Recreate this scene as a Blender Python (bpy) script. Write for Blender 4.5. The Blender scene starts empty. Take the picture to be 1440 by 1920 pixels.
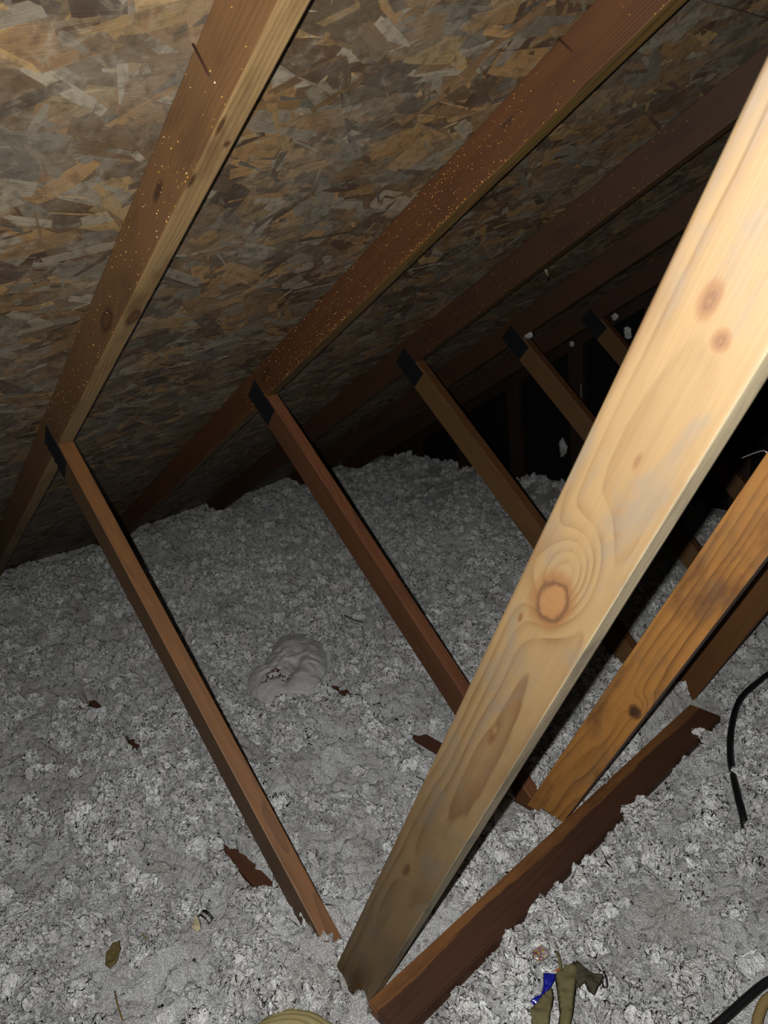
import bpy, bmesh, math, random
import numpy as np
from mathutils import Matrix, Vector
random.seed(7); rng = np.random.default_rng(11)
S = bpy.context.scene
COL = S.collection

# ------------------------------------------------------------------ camera
CAM = Vector((0.64724, -0.50287, 0.60825))
RIGHT = Vector((0.65570, 0.74669, -0.11184)); DOWN = Vector((0.17396, -0.29355, -0.93998)); FWD = Vector((-0.73471, 0.59689, -0.32238))
cd = bpy.data.cameras.new('camera'); cam = bpy.data.objects.new('camera', cd); COL.objects.link(cam)
UP = -DOWN; BACK = -FWD
cam.matrix_world = Matrix(((RIGHT.x, UP.x, BACK.x, CAM.x), (RIGHT.y, UP.y, BACK.y, CAM.y), (RIGHT.z, UP.z, BACK.z, CAM.z), (0, 0, 0, 1)))
cd.sensor_fit = 'VERTICAL'; cd.sensor_height = 36.0; cd.sensor_width = 36.0; cd.lens = 24.995
cd.clip_start = 0.01; cd.clip_end = 50
cd.dof.use_dof = True; cd.dof.focus_distance = 1.45; cd.dof.aperture_fstop = 24.995 / 3.0
S.camera = cam

# ------------------------------------------------------------------ world, flash, exposure
w = bpy.data.worlds.new('world'); S.world = w; w.use_nodes = True
w.node_tree.nodes['Background'].inputs[0].default_value = (0.5, 0.55, 0.6, 1); w.node_tree.nodes['Background'].inputs[1].default_value = 0.0
ld = bpy.data.lights.new('phone_flash', 'SPOT'); flash = bpy.data.objects.new('phone_flash', ld); COL.objects.link(flash)
ld.energy = 164; ld.color = (1.0, 0.975, 0.94); ld.shadow_soft_size = 0.004; ld.spot_size = math.radians(172); ld.spot_blend = 0.9
fm = cam.matrix_world.copy(); fm.translation = CAM - RIGHT * 0.030 - DOWN * 0.004 - FWD * 0.002
flash.matrix_world = fm
S.view_settings.view_transform = 'Standard'; S.view_settings.look = 'None'
S.view_settings.gamma = 1.0; S.view_settings.use_curve_mapping = False
S.view_settings.exposure = 0.0

# ------------------------------------------------------------------ helpers
KA = 0.42                                     # colours scaled down to cut bounce light and deepen the crevice shade
def srgb(r, g, b):
    f = lambda c: c / 12.92 if c <= 0.04045 else ((c + 0.055) / 1.055) ** 2.4
    return (KA * f(r / 255), KA * f(g / 255), KA * f(b / 255), 1)

def tag(o, label=None, cat=None, group=None, kind=None):
    if label: o['label'] = label
    if cat: o['category'] = cat
    if group: o['group'] = group
    if kind: o['kind'] = kind
    return o

def empty(name, loc, label=None, cat=None, group=None, kind=None):
    o = bpy.data.objects.new(name, None); COL.objects.link(o); o.location = loc; o.empty_display_size = 0.05
    return tag(o, label, cat, group, kind)

def link(name, me, m=None, parent=None):
    o = bpy.data.objects.new(name, me); COL.objects.link(o)
    if m: me.materials.append(m)
    if parent: o.parent = parent
    return o

def pymesh(name, verts, faces, m=None, parent=None, smooth=False):
    me = bpy.data.meshes.new(name); me.from_pydata([tuple(v) for v in verts], [], faces); me.update()
    if smooth: me.polygons.foreach_set('use_smooth', [True] * len(me.polygons))
    return link(name, me, m, parent)

class G:
    """small node-graph builder"""
    def __init__(s, name):
        s.m = bpy.data.materials.new(name); s.m.use_nodes = True; s.t = s.m.node_tree
        s.b = s.t.nodes['Principled BSDF']; s.out = s.t.nodes['Material Output']
    def n(s, typ, **kw):
        x = s.t.nodes.new(typ)
        for k, v in kw.items(): setattr(x, k, v)
        return x
    def put(s, sock, v):
        if hasattr(v, 'is_output') or isinstance(v, bpy.types.NodeSocket): s.t.links.new(v, sock)
        else: sock.default_value = v
    def ma(s, op, a, b=None, c=None):
        x = s.n('ShaderNodeMath', operation=op); s.put(x.inputs[0], a)
        if b is not None: s.put(x.inputs[1], b)
        if c is not None: s.put(x.inputs[2], c)
        return x.outputs[0]
    def mix(s, f, a, b, mode='MIX'):
        x = s.n('ShaderNodeMix', data_type='RGBA', blend_type=mode); s.put(x.inputs[0], f); s.put(x.inputs[6], a); s.put(x.inputs[7], b)
        return x.outputs[2]
    def xyz(s, x, y, z):
        c = s.n('ShaderNodeCombineXYZ'); s.put(c.inputs[0], x); s.put(c.inputs[1], y); s.put(c.inputs[2], z); return c.outputs[0]
    def noise(s, vec, scale=1.0, detail=3, rough=0.55, dist=0.0):
        x = s.n('ShaderNodeTexNoise'); s.put(x.inputs['Vector'], vec); s.put(x.inputs['Scale'], scale)
        x.inputs['Detail'].default_value = detail; x.inputs['Roughness'].default_value = rough; x.inputs['Distortion'].default_value = dist
        return x.outputs['Fac']
    def ramp(s, f, lo, hi):
        x = s.n('ShaderNodeMapRange', interpolation_type='SMOOTHSTEP'); s.put(x.inputs[0], f); x.inputs[1].default_value = lo; x.inputs[2].default_value = hi
        return x.outputs[0]
    def bump(s, h, strength, dist):
        x = s.n('ShaderNodeBump'); s.put(x.inputs['Height'], h); x.inputs['Strength'].default_value = strength; x.inputs['Distance'].default_value = dist
        s.t.links.new(x.outputs[0], s.b.inputs['Normal'])
    def fin(s, col, rough=0.6, spec=0.3):
        s.put(s.b.inputs['Base Color'], col); s.put(s.b.inputs['Roughness'], rough); s.b.inputs['Specular IOR Level'].default_value = spec
        return s.m

def plain(name, col, rough=0.6, spec=0.3, metal=0.0, var=0.15, scale=40):
    g = G(name); tc = g.n('ShaderNodeTexCoord').outputs['Object']
    f = g.noise(tc, scale, 4)
    c = g.mix(f, tuple(x * (1 - var) for x in col[:3]) + (1,), tuple(min(1, x * (1 + var)) for x in col[:3]) + (1,))
    g.b.inputs['Metallic'].default_value = metal
    return g.fin(c, rough, spec)

def wood(name, light, dark, stain, period=0.0045, ringamt=0.55, pith=(-0.05, 0.06), blot=0.5, grey=0.0, knots=(), edge=None, edge_top=None, rough=0.6, fib=0.35, band=None, greyc=srgb(100, 92, 80), kc=(srgb(88, 58, 30), srgb(92, 60, 34), srgb(46, 28, 16))):
    """lumber: local X runs along the board, Z across its wide face, Y through it. knots: (u, v, ru, rv, swirl, dark)"""
    g = G(name); tc = g.n('ShaderNodeTexCoord'); P = tc.outputs['Object']
    sep = g.n('ShaderNodeSeparateXYZ'); g.put(sep.inputs[0], P); u, w_, v = sep.outputs
    oi = g.n('ShaderNodeObjectInfo').outputs['Random']; off = g.ma('MULTIPLY', oi, 37.0)
    uo = g.ma('ADD', u, off)
    warp = g.noise(g.xyz(g.ma('MULTIPLY', uo, 1.3), g.ma('MULTIPLY', w_, 9), g.ma('MULTIPLY', v, 9)), 1.0, 2, 0.5)
    warp2 = g.noise(g.xyz(g.ma('MULTIPLY', uo, 9), g.ma('MULTIPLY', w_, 40), g.ma('MULTIPLY', v, 40)), 1.0, 2, 0.5)
    dv = g.ma('SUBTRACT', v, pith[0]); dw = g.ma('SUBTRACT', w_, pith[1])
    rad = g.ma('SQRT', g.ma('ADD', g.ma('MULTIPLY', dv, dv), g.ma('MULTIPLY', dw, dw)))
    rad = g.ma('ADD', rad, g.ma('MULTIPLY', warp, 0.045)); rad = g.ma('ADD', rad, g.ma('MULTIPLY', warp2, 0.004))
    bl = g.noise(g.xyz(g.ma('MULTIPLY', uo, 5), g.ma('MULTIPLY', w_, 14), g.ma('MULTIPLY', v, 14)), 1.0, 4, 0.6)
    bl2 = g.noise(g.xyz(g.ma('MULTIPLY', uo, 11), g.ma('MULTIPLY', w_, 25), g.ma('MULTIPLY', v, 25)), 1.0, 4, 0.6, 0.6)
    kcore = kring = khalo = None
    kw = g.ma('MULTIPLY', g.ma('SUBTRACT', g.noise(g.xyz(g.ma('MULTIPLY', u, 30), g.ma('MULTIPLY', w_, 30), g.ma('MULTIPLY', v, 60)), 1.0, 4, 0.65), 0.5), 1.0)
    for (ku, kv, ru, rv, sw, dk, *kd) in knots:
        a = g.ma('DIVIDE', g.ma('SUBTRACT', u, ku), ru); b = g.ma('DIVIDE', g.ma('SUBTRACT', v, kv), rv)
        qs = g.ma('ADD', g.ma('MULTIPLY', a, a), g.ma('MULTIPLY', b, b))
        if kd:
            e = g.ma('DIVIDE', g.ma('SUBTRACT', w_, kd[0]), rv * 0.8); qs = g.ma('ADD', qs, g.ma('MULTIPLY', e, e))
        q = g.ma('ADD', g.ma('SQRT', qs), kw)
        # grain swirls round the knot, with a longer flame up the board
        a2 = g.ma('SUBTRACT', a, 1.4); a3 = g.ma('MULTIPLY', a2, 0.42)
        qq = g.ma('ADD', g.ma('MULTIPLY', a3, a3), g.ma('MULTIPLY', g.ma('MULTIPLY', b, 0.55), g.ma('MULTIPLY', b, 0.55)))
        rad = g.ma('ADD', rad, g.ma('MULTIPLY', g.ma('EXPONENT', g.ma('MULTIPLY', qq, -1.0)), sw))
        core = g.ma('MULTIPLY', g.ramp(q, 1.05, 0.9), dk)
        t = g.ma('DIVIDE', g.ma('SUBTRACT', q, 1.0 if ru > 0.02 else 0.55), 0.16 if ru > 0.02 else 0.5)
        ring = g.ma('MULTIPLY', g.ma('EXPONENT', g.ma('MULTIPLY', g.ma('MULTIPLY', t, t), -1.0)), dk)
        halo = g.ma('MULTIPLY', g.ramp(q, 1.9, 1.2), g.ma('MULTIPLY', dk, g.ma('ADD', 0.4, g.ma('MULTIPLY', bl2, 1.1))))
        kcore = core if kcore is None else g.ma('MAXIMUM', kcore, core)
        kring = ring if kring is None else g.ma('MAXIMUM', kring, ring)
        khalo = halo if khalo is None else g.ma('MAXIMUM', khalo, halo)
    fr = g.ma('FRACT', g.ma('DIVIDE', rad, period))
    ringv = g.ma('MULTIPLY', g.ma('POWER', fr, 2.2), g.ramp(fr, 1.0, 0.9))
    mod = g.noise(g.xyz(g.ma('MULTIPLY', uo, 2.0), g.ma('MULTIPLY', w_, 25), g.ma('MULTIPLY', v, 25)), 1.0, 2)
    ringv = g.ma('MULTIPLY', ringv, g.ma('MULTIPLY', g.ramp(mod, 0.25, 0.7), ringamt))
    fibre = g.noise(g.xyz(g.ma('MULTIPLY', uo, 7), g.ma('MULTIPLY', w_, 330), g.ma('MULTIPLY', v, 330)), 1.0, 3, 0.6)
    L = light
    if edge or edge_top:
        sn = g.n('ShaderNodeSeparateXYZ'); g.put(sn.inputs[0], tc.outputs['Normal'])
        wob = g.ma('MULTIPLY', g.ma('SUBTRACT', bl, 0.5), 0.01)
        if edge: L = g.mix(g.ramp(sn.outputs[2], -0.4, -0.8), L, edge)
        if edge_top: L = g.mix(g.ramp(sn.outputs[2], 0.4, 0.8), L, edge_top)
    if band: L = g.mix(g.ramp(g.ma('ADD', v, g.ma('MULTIPLY', g.ma('SUBTRACT', bl, 0.5), 0.05)), band[0] - .002, band[0] + .003), L, band[1])
    c = g.mix(ringv, L, dark)
    c = g.mix(g.ma('MULTIPLY', g.ramp(bl, 0.45, 0.75), blot), c, stain)
    if grey: c = g.mix(g.ma('MULTIPLY', g.ramp(bl2, 0.48, 0.7), grey), c, greyc)
    fm = g.ma('ADD', 1.0 - fib * 0.5, g.ma('MULTIPLY', fibre, fib))
    c = g.mix(1.0, c, g.xyz(fm, fm, fm), 'MULTIPLY')
    if khalo is not None:
        c = g.mix(g.ma('MULTIPLY', khalo, 0.8), c, kc[0])
        c = g.mix(g.ma('MULTIPLY', kcore, g.ma('ADD', 0.2, g.ma('MULTIPLY', bl2, 0.7))), c, kc[1])
        c = g.mix(g.ma('MULTIPLY', kring, 0.7), c, kc[2])
    h = g.ma('ADD', g.ma('MULTIPLY', fibre, 0.6), g.ma('MULTIPLY', ringv, 0.8))
    g.bump(h, 0.25, 0.002)
    return g.fin(c, rough, 0.3)

# ------------------------------------------------------------------ numpy noise
def hsh(ix, iy, seed):
    h = (ix.astype(np.int64) * 374761393 + iy.astype(np.int64) * 668265263 + seed * 1442695041) & 0x7fffffff
    h = ((h ^ (h >> 13)) * 1274126177) & 0x7fffffff
    h = ((h ^ (h >> 15)) * 2246822519) & 0x7fffffff
    return ((h ^ (h >> 16)) & 0xffffff) / float(0x1000000)
def vnoise(x, y, seed=0):
    ix = np.floor(x); iy = np.floor(y); fx = x - ix; fy = y - iy
    fx = fx * fx * (3 - 2 * fx); fy = fy * fy * (3 - 2 * fy)
    a = hsh(ix, iy, seed); b = hsh(ix + 1, iy, seed); c = hsh(ix, iy + 1, seed); d = hsh(ix + 1, iy + 1, seed)
    return (a * (1 - fx) + b * fx) * (1 - fy) + (c * (1 - fx) + d * fx) * fy - 0.5
def fbm(x, y, seed, octs=3):
    r = 0; a = 1.0
    for o in range(octs): r = r + a * vnoise(x * 2 ** o, y * 2 ** o, seed + o * 17); a *= 0.5
    return r
def worley(x, y, seed):
    ix = np.floor(x); iy = np.floor(y); best = np.full(x.shape, 9.0); second = np.full(x.shape, 9.0); val = np.zeros(x.shape)
    for dx in (-1, 0, 1):
        for dy in (-1, 0, 1):
            cx = ix + dx; cy = iy + dy
            d = (cx + hsh(cx, cy, seed) - x) ** 2 + (cy + hsh(cx, cy, seed + 5) - y) ** 2
            v = hsh(cx, cy, seed + 9); m = d < best
            second = np.where(m, best, np.minimum(second, d)); val = np.where(m, v, val); best = np.where(m, d, best)
    return np.sqrt(best), np.sqrt(second), val

# ------------------------------------------------------------------ truss geometry, in the plane (x, z)
PITCH = math.radians(26.565); C_OFF, C_W = 0.80235, 0.08774
W_ANG = 5.48367; W_OFF, W_W = -0.76135, 0.08248
P_ANG = 1.08439; P_OFF, P_W = -0.14981, 0.09010
TH = 0.038; ZB = -0.703; RIDGE = 0.95
TY = [0.0, 0.6175, 1.2448, 1.8416, 2.4048]
GABLE_Y = 2.75; WALL_Y = 2.83
def dirs(a): return (math.cos(a), math.sin(a)), (-math.sin(a), math.cos(a))
def clip(poly, n, d):           # keep n.p <= d
    out = []
    for i in range(len(poly)):
        p, q = poly[i], poly[(i + 1) % len(poly)]
        a = n[0] * p[0] + n[1] * p[1] - d; b = n[0] * q[0] + n[1] * q[1] - d
        if a <= 0: out.append(p)
        if a * b < 0:
            t = a / (a - b); out.append((p[0] + t * (q[0] - p[0]), p[1] + t * (q[1] - p[1])))
    return out
def strip(a, off, wd, lo=-8, hi=8):
    d, n = dirs(a)
    f = lambda u, v: (d[0] * u + n[0] * v, d[1] * u + n[1] * v)
    return [f(lo, off), f(hi, off), f(hi, off + wd), f(lo, off + wd)]
def mirror(poly): return [(2 * RIDGE - x, z) for x, z in reversed(poly)]

def board(name, poly, a, off, y0, m, parent, th=TH, bev=0.0025, label=None, mir=False):
    """a board cut to a polygon in the truss plane, th thick; local X along angle a, local Z across"""
    if mir: a = math.pi - a
    d, n = dirs(a)
    if mir: n = (-n[0], -n[1])
    # local frame: origin on the board's lower edge line
    o2 = (n[0] * off, n[1] * off) if not mir else (2 * RIDGE - (-math.sin(math.pi - a)) * off, math.cos(math.pi - a) * off)
    sgn = 1 if d[0] * n[1] - d[1] * n[0] > 0 else -1
    bm = bmesh.new(); fr = []; bk = []
    for (x, z) in poly:
        rx, rz = x - o2[0], z - o2[1]
        u = rx * d[0] + rz * d[1]; v = (rx * -d[1] + rz * d[0])
        fr.append(bm.verts.new((u, 0, v))); bk.append(bm.verts.new((u, th, v)))
    bm.faces.new(fr); bm.faces.new(list(reversed(bk)))
    k = len(fr)
    for i in range(k): bm.faces.new((fr[i], bk[i], bk[(i + 1) % k], fr[(i + 1) % k]))
    bmesh.ops.recalc_face_normals(bm, faces=bm.faces)
    if bev: bmesh.ops.bevel(bm, geom=list(bm.edges), offset=bev, segments=2, affect='EDGES', profile=0.6)
    me = bpy.data.meshes.new(name); bm.to_mesh(me); bm.free()
    ob = link(name, me, m, parent)
    M = Matrix.Translation((o2[0], y0, o2[1])) @ Matrix.Rotation(-a, 4, 'Y')
    if parent: M = Matrix.Translation(-Vector(parent.location)) @ M
    ob.matrix_local = M
    if label: ob['label'] = label
    return ob

dC, nC = dirs(PITCH); dW, nW = dirs(W_ANG); dP, nP = dirs(P_ANG)
def chord_pt(u, v): return (dC[0] * u + nC[0] * (C_OFF + v), dC[1] * u + nC[1] * (C_OFF + v))
chord_poly = clip(clip(strip(PITCH, C_OFF, C_W), (1, 0), RIDGE), (-1, 0), 3.75)
web_poly = clip(clip(clip(strip(W_ANG, W_OFF, W_W), nC, C_OFF), (0, -1), -ZB), (-nP[0], -nP[1]), -(P_OFF + P_W))
par_poly = clip(clip(clip(strip(P_ANG, P_OFF, P_W), nC, C_OFF), (0, -1), -ZB), (1, 0), RIDGE - 0.002)
bot_poly = [(-3.30, ZB - 0.089), (2 * RIDGE + 3.30, ZB - 0.089), (2 * RIDGE + 3.21, ZB), (-3.21, ZB)]

# ------------------------------------------------------------------ materials
M = {}
KN0 = [(0.3800, 0.0500, 0.0235, 0.0150, 0.048, 1.0), (0.6876, 0.0509, 0.010, 0.0052, 0.006, 0.85), (0.6679, 0.0301, 0.006, 0.0045, 0.004, 0.8),
       (-0.224, 0.0534, 0.014, 0.0042, 0.005, 1.0), (0.1583, 0.0365, 0.009, 0.003, 0.003, 0.7), (0.335, 0.071, 0.005, 0.0018, 0.0, 0.8), (0.5552, 0.0417, 0.006, 0.002, 0.0, 0.5)]
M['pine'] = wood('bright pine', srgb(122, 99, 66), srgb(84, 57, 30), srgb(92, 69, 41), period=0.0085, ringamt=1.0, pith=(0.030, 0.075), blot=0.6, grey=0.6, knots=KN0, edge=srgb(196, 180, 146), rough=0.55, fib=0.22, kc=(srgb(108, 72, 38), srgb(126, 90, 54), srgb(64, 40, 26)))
KC0 = [(-0.02, 0.045, 0.016, 0.006, 0.01, 1.0), (-0.376, 0.029, 0.03, 0.012, 0.02, 1.0), (0.139, 0.0, 0.005, 0.004, 0, .8, 0.028), (0.172, 0.0, 0.012, 0.0035, 0, .8, 0.006), (0.065, 0.0, 0.011, 0.0035, 0, .8, 0.004), (-0.317, 0.0, 0.022, 0.010, 0, .9, 0.024)]
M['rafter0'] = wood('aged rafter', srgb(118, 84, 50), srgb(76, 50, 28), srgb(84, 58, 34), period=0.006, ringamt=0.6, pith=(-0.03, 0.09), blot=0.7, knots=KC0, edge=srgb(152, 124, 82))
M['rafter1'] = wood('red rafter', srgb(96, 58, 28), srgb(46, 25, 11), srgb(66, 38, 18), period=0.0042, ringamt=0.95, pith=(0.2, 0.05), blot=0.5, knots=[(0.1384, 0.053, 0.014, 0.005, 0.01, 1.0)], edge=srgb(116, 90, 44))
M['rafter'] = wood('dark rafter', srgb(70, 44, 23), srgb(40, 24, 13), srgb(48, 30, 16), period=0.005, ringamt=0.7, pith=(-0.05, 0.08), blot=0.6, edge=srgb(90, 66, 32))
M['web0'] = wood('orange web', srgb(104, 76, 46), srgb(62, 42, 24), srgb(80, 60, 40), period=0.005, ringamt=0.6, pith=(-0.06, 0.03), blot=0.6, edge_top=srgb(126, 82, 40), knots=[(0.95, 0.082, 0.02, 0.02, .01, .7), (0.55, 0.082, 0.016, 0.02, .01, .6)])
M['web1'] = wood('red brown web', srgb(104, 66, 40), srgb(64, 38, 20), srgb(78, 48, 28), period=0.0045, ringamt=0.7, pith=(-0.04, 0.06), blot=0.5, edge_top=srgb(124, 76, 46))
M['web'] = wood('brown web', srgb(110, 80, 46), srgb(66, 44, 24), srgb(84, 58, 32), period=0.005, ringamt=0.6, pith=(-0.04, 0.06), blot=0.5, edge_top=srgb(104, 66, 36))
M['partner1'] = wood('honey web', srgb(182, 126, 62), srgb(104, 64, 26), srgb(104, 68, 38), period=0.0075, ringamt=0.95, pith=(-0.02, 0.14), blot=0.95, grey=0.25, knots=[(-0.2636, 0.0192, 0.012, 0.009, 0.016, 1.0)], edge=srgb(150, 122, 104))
M['partner'] = wood('brown far web', srgb(106, 68, 30), srgb(70, 42, 18), srgb(84, 52, 24), period=0.006, ringamt=0.5, pith=(-0.02, 0.1), blot=0.5)
M['joist'] = wood('joist', srgb(92, 54, 32), srgb(60, 34, 20), srgb(70, 42, 26), period=0.005, ringamt=0.5, blot=0.5)
M['brace'] = wood('brace', srgb(80, 50, 32), srgb(54, 33, 21), srgb(48, 31, 23), period=0.012, ringamt=0.6, pith=(0.06, 0.05), blot=0.5, band=(0.016, srgb(136, 90, 48)))
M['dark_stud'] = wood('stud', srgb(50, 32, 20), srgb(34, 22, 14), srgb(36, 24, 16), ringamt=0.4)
g = G('plate steel'); tcp = g.n('ShaderNodeTexCoord').outputs['Object']
M['plate'] = None
def _plate():
    g.b.inputs['Metallic'].default_value = 0.6
    return g.fin(g.mix(g.noise(tcp, 300, 3), srgb(22, 24, 28), srgb(66, 70, 76)), 0.5, 0.4)
M['plate'] = _plate()
M['tooth'] = plain('plate burr', srgb(30, 30, 34), 0.5, 0.4, 0.5)
M['nail'] = plain('rusty nail', srgb(74, 42, 28), 0.6, 0.4, 0.3)
M['speck'] = plain('flecks', srgb(214, 160, 60), 0.45, 0.5)
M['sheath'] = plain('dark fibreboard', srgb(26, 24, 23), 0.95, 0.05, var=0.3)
M['drywall'] = plain('drywall', srgb(150, 146, 138), 0.9, 0.1)
M['felt'] = plain('roof felt', srgb(30, 28, 26), 0.95, 0.05)

# ------------------------------------------------------------------ setting: ceiling slab, roof deck, floor, walls
Y0, Y1 = -2.4, WALL_Y
def slab(name, pts, thick_dir, m):  # quad pts + offset
    v = [Vector(p) for p in pts]; t = Vector(thick_dir)
    return pymesh(name, v + [p + t for p in v], [(0, 1, 2, 3), (7, 6, 5, 4), (0, 4, 5, 1), (1, 5, 6, 2), (2, 6, 7, 3), (3, 7, 4, 0)], m)
DECK = C_OFF + C_W + 0.0015                # underside of the deck, above the rafters
def deck_pt(x, off): return (x, (off + math.sin(PITCH) * x) / math.cos(PITCH))
zt = lambda x, o: (o + math.sin(PITCH) * x) / math.cos(PITCH)
co = DECK + 0.018
cv = []
for y in (Y0, Y1):
    for x in (-3.75, RIDGE, 2 * RIDGE + 3.75):
        z = zt(x if x <= RIDGE else 2 * RIDGE - x, co); cv += [(x, y, z), (x, y, z + 0.02)]
cf = [(0, 2, 3, 1), (2, 4, 5, 3), (6, 7, 9, 8), (8, 9, 11, 10), (0, 6, 8, 2), (2, 8, 10, 4), (1, 3, 9, 7), (3, 5, 11, 9), (0, 1, 7, 6), (4, 10, 11, 5)]
ceiling = pymesh('ceiling', cv, cf, M['felt']); tag(ceiling, 'sloping roof deck of strand board panels', kind='structure')
floor_ = slab('floor', [(-3.8, Y0, ZB - 0.091), (2 * RIDGE + 3.8, Y0, ZB - 0.091), (2 * RIDGE + 3.8, Y1, ZB - 0.091), (-3.8, Y1, ZB - 0.091)], (0, 0, -0.013), M['drywall']); tag(floor_, kind='structure')
def gable(name, y, th):
    p = [(-3.8, ZB - 0.12), (2 * RIDGE + 3.8, ZB - 0.12), (2 * RIDGE + 3.8, zt(-3.8, DECK)), (RIDGE, zt(RIDGE, DECK)), (-3.8, zt(-3.8, DECK))]
    v = [(x, y, z) for x, z in p] + [(x, y + th, z) for x, z in p]
    f = [tuple(range(5)), tuple(reversed(range(5, 10)))] + [(i, i + 5, (i + 1) % 5 + 5, (i + 1) % 5) for i in range(5)]
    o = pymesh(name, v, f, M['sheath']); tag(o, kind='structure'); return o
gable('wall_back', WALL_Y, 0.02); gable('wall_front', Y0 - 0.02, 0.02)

# OSB panels: base board plus pressed strands
g = G('strand board'); tc = g.n('ShaderNodeTexCoord'); at = g.n('ShaderNodeAttribute', attribute_name='Col')
uv = tc.outputs['UV']; su = g.n('ShaderNodeSeparateXYZ'); g.put(su.inputs[0], uv)
st = g.noise(g.xyz(g.ma('MULTIPLY', su.outputs[0], 14), g.ma('MULTIPLY', su.outputs[1], 420), 0.0), 1.0, 3, 0.6)
grey_sheen = g.noise(tc.outputs['Object'], 5.0, 5, 0.65); mott = g.noise(tc.outputs['Object'], 55.0, 4, 0.6); smear = g.noise(tc.outputs['Object'], 22.0, 6, 0.7, 1.5)
f = g.ma('ADD', 0.55, g.ma('MULTIPLY', st, 0.66))
c = g.mix(1.0, at.outputs['Color'], g.xyz(f, f, f), 'MULTIPLY')
c = g.mix(g.ma('ADD', 0.05, g.ma('MULTIPLY', g.ramp(grey_sheen, 0.42, 0.66), 0.36)), c, srgb(138, 132, 120))  # pale grey flash sheen painted over the strands in patches
c = g.mix(g.ma('MULTIPLY', g.ramp(smear, 0.50, 0.72), 0.55), c, srgb(158, 146, 124))
c = g.mix(g.ma('MULTIPLY', g.ramp(mott, 0.45, 0.7), 0.5), c, srgb(70, 60, 48))
g.bump(g.ma('ADD', st, g.ma('MULTIPLY', mott, 0.8)), 0.5, 0.0015)
M['osb'] = g.fin(c, 0.42, 0.55)
PAL = [(srgb(158, 122, 76), .18), (srgb(130, 100, 66), .18), (srgb(112, 92, 68), .14), (srgb(150, 138, 117), .20), (srgb(124, 114, 98), .14), (srgb(84, 62, 42), .10), (srgb(174, 142, 92), .06)]
pw = np.array([p[1] for p in PAL]); pw /= pw.sum()
def osb_panel(s0, s1, y0, y1, side, dens):
    # local plane: s along slope, y, h below the underside
    V = []; F = []; C = []; UVs = []
    gp = 0.0016
    a, b, c_, d_ = s0 + gp, s1 - gp, y0 + gp, y1 - gp
    base = [(a, c_, 0), (b, c_, 0), (b, d_, 0), (a, d_, 0), (a, c_, 0.0115), (b, c_, 0.0115), (b, d_, 0.0115), (a, d_, 0.0115)]
    V += base; F += [(0, 1, 2, 3), (7, 6, 5, 4), (0, 4, 5, 1), (1, 5, 6, 2), (2, 6, 7, 3), (3, 7, 4, 0)]
    cb = srgb(104, 82, 56)
    for q in F: C += [cb] * len(q); UVs += [(0, 0)] * len(q)
    n = int((b - a) * (d_ - c_) * dens)
    for i in range(n):
        big = random.random()
        L = random.uniform(0.05, 0.15); W = random.uniform(0.010, 0.042)
        if big < 0.16: W = random.uniform(0.04, 0.075); L = random.uniform(0.08, 0.15)
        if big > 0.80: W = random.uniform(0.0025, 0.006); L = random.uniform(0.04, 0.11)
        th = random.gauss(math.pi / 2, 0.62) if random.random() < .8 else random.uniform(0, math.pi)
        cs, cy = random.uniform(a, b), random.uniform(c_, d_)
        tx, ty = math.cos(th), math.sin(th); h0 = -random.uniform(0.0001, 0.0016)
        ti, tj = random.gauss(0, 0.0005), random.gauss(0, 0.0005)
        k = L / 2; q = W / 2
        j = lambda z: z * random.uniform(0.6, 1.0)
        pts = [(-k, -j(q)), (-k * .3, -q * random.uniform(.85, 1.05)), (k * .5, -q * random.uniform(.85, 1.05)), (k * random.uniform(.85, 1.1), -j(q)), (k, j(q)), (k * .2, q * random.uniform(.85, 1.05)), (-k * .6, q * random.uniform(.85, 1.05)), (-k * random.uniform(.85, 1.1), j(q))]
        i0 = len(V); ok = True; pp = []
        for (x, y) in pts:
            sx = cs + x * tx - y * ty; sy = cy + x * ty + y * tx
            pp.append((min(max(sx, a), b), min(max(sy, c_), d_), min(-0.00005, h0 + ti * x / k + tj * y / q)))
        V += pp; F.append(tuple(range(i0, i0 + 8)))
        col = PAL[int(np.searchsorted(np.cumsum(pw), random.random()))][0] if random.random() < .999 else PAL[0][0]
        if big > 0.80 and random.random() < .25: col = srgb(160, 134, 90)
        v = random.uniform(0.55, 1.3); col = (min(1, col[0] * v), min(1, col[1] * v), min(1, col[2] * v), 1)
        ou, ov = random.uniform(0, 50), random.uniform(0, 50)
        C += [col] * 8; UVs += [(ou + x, ov + y) for x, y in pts]
    ca, sa = math.cos(PITCH), math.sin(PITCH)
    W3 = []
    for (s, y, h) in V:
        x = ca * s - sa * (DECK + h); z = sa * s + ca * (DECK + h)
        if side: x = 2 * RIDGE - x
        W3.append((x, y, z))
    me = bpy.data.meshes.new('osb_panel'); me.from_pydata(W3, [], F)
    if side: me.flip_normals()
    ca_ = me.color_attributes.new('Col', 'FLOAT_COLOR', 'CORNER')
    if side: pass
    ca_.data.foreach_set('color', np.array(C, dtype=np.float32).ravel())
    ul = me.uv_layers.new(name='UVMap'); ul.data.foreach_set('uv', np.array(UVs, dtype=np.float32).ravel())
    me.update()
    return link('osb_panel', me, M['osb'], ceiling)
s_of = lambda x: (x + math.sin(PITCH) * DECK) / math.cos(PITCH)
sj = s_of(-1.13)
rows = [sj - 2.44, sj - 1.22, sj, sj + 1.22, s_of(RIDGE) - 0.01]
rows = [s_of(-3.74)] + rows[0:] if rows[0] > s_of(-3.74) + 0.1 else rows
tc_ = [t + 0.019 for t in TY]
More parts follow.
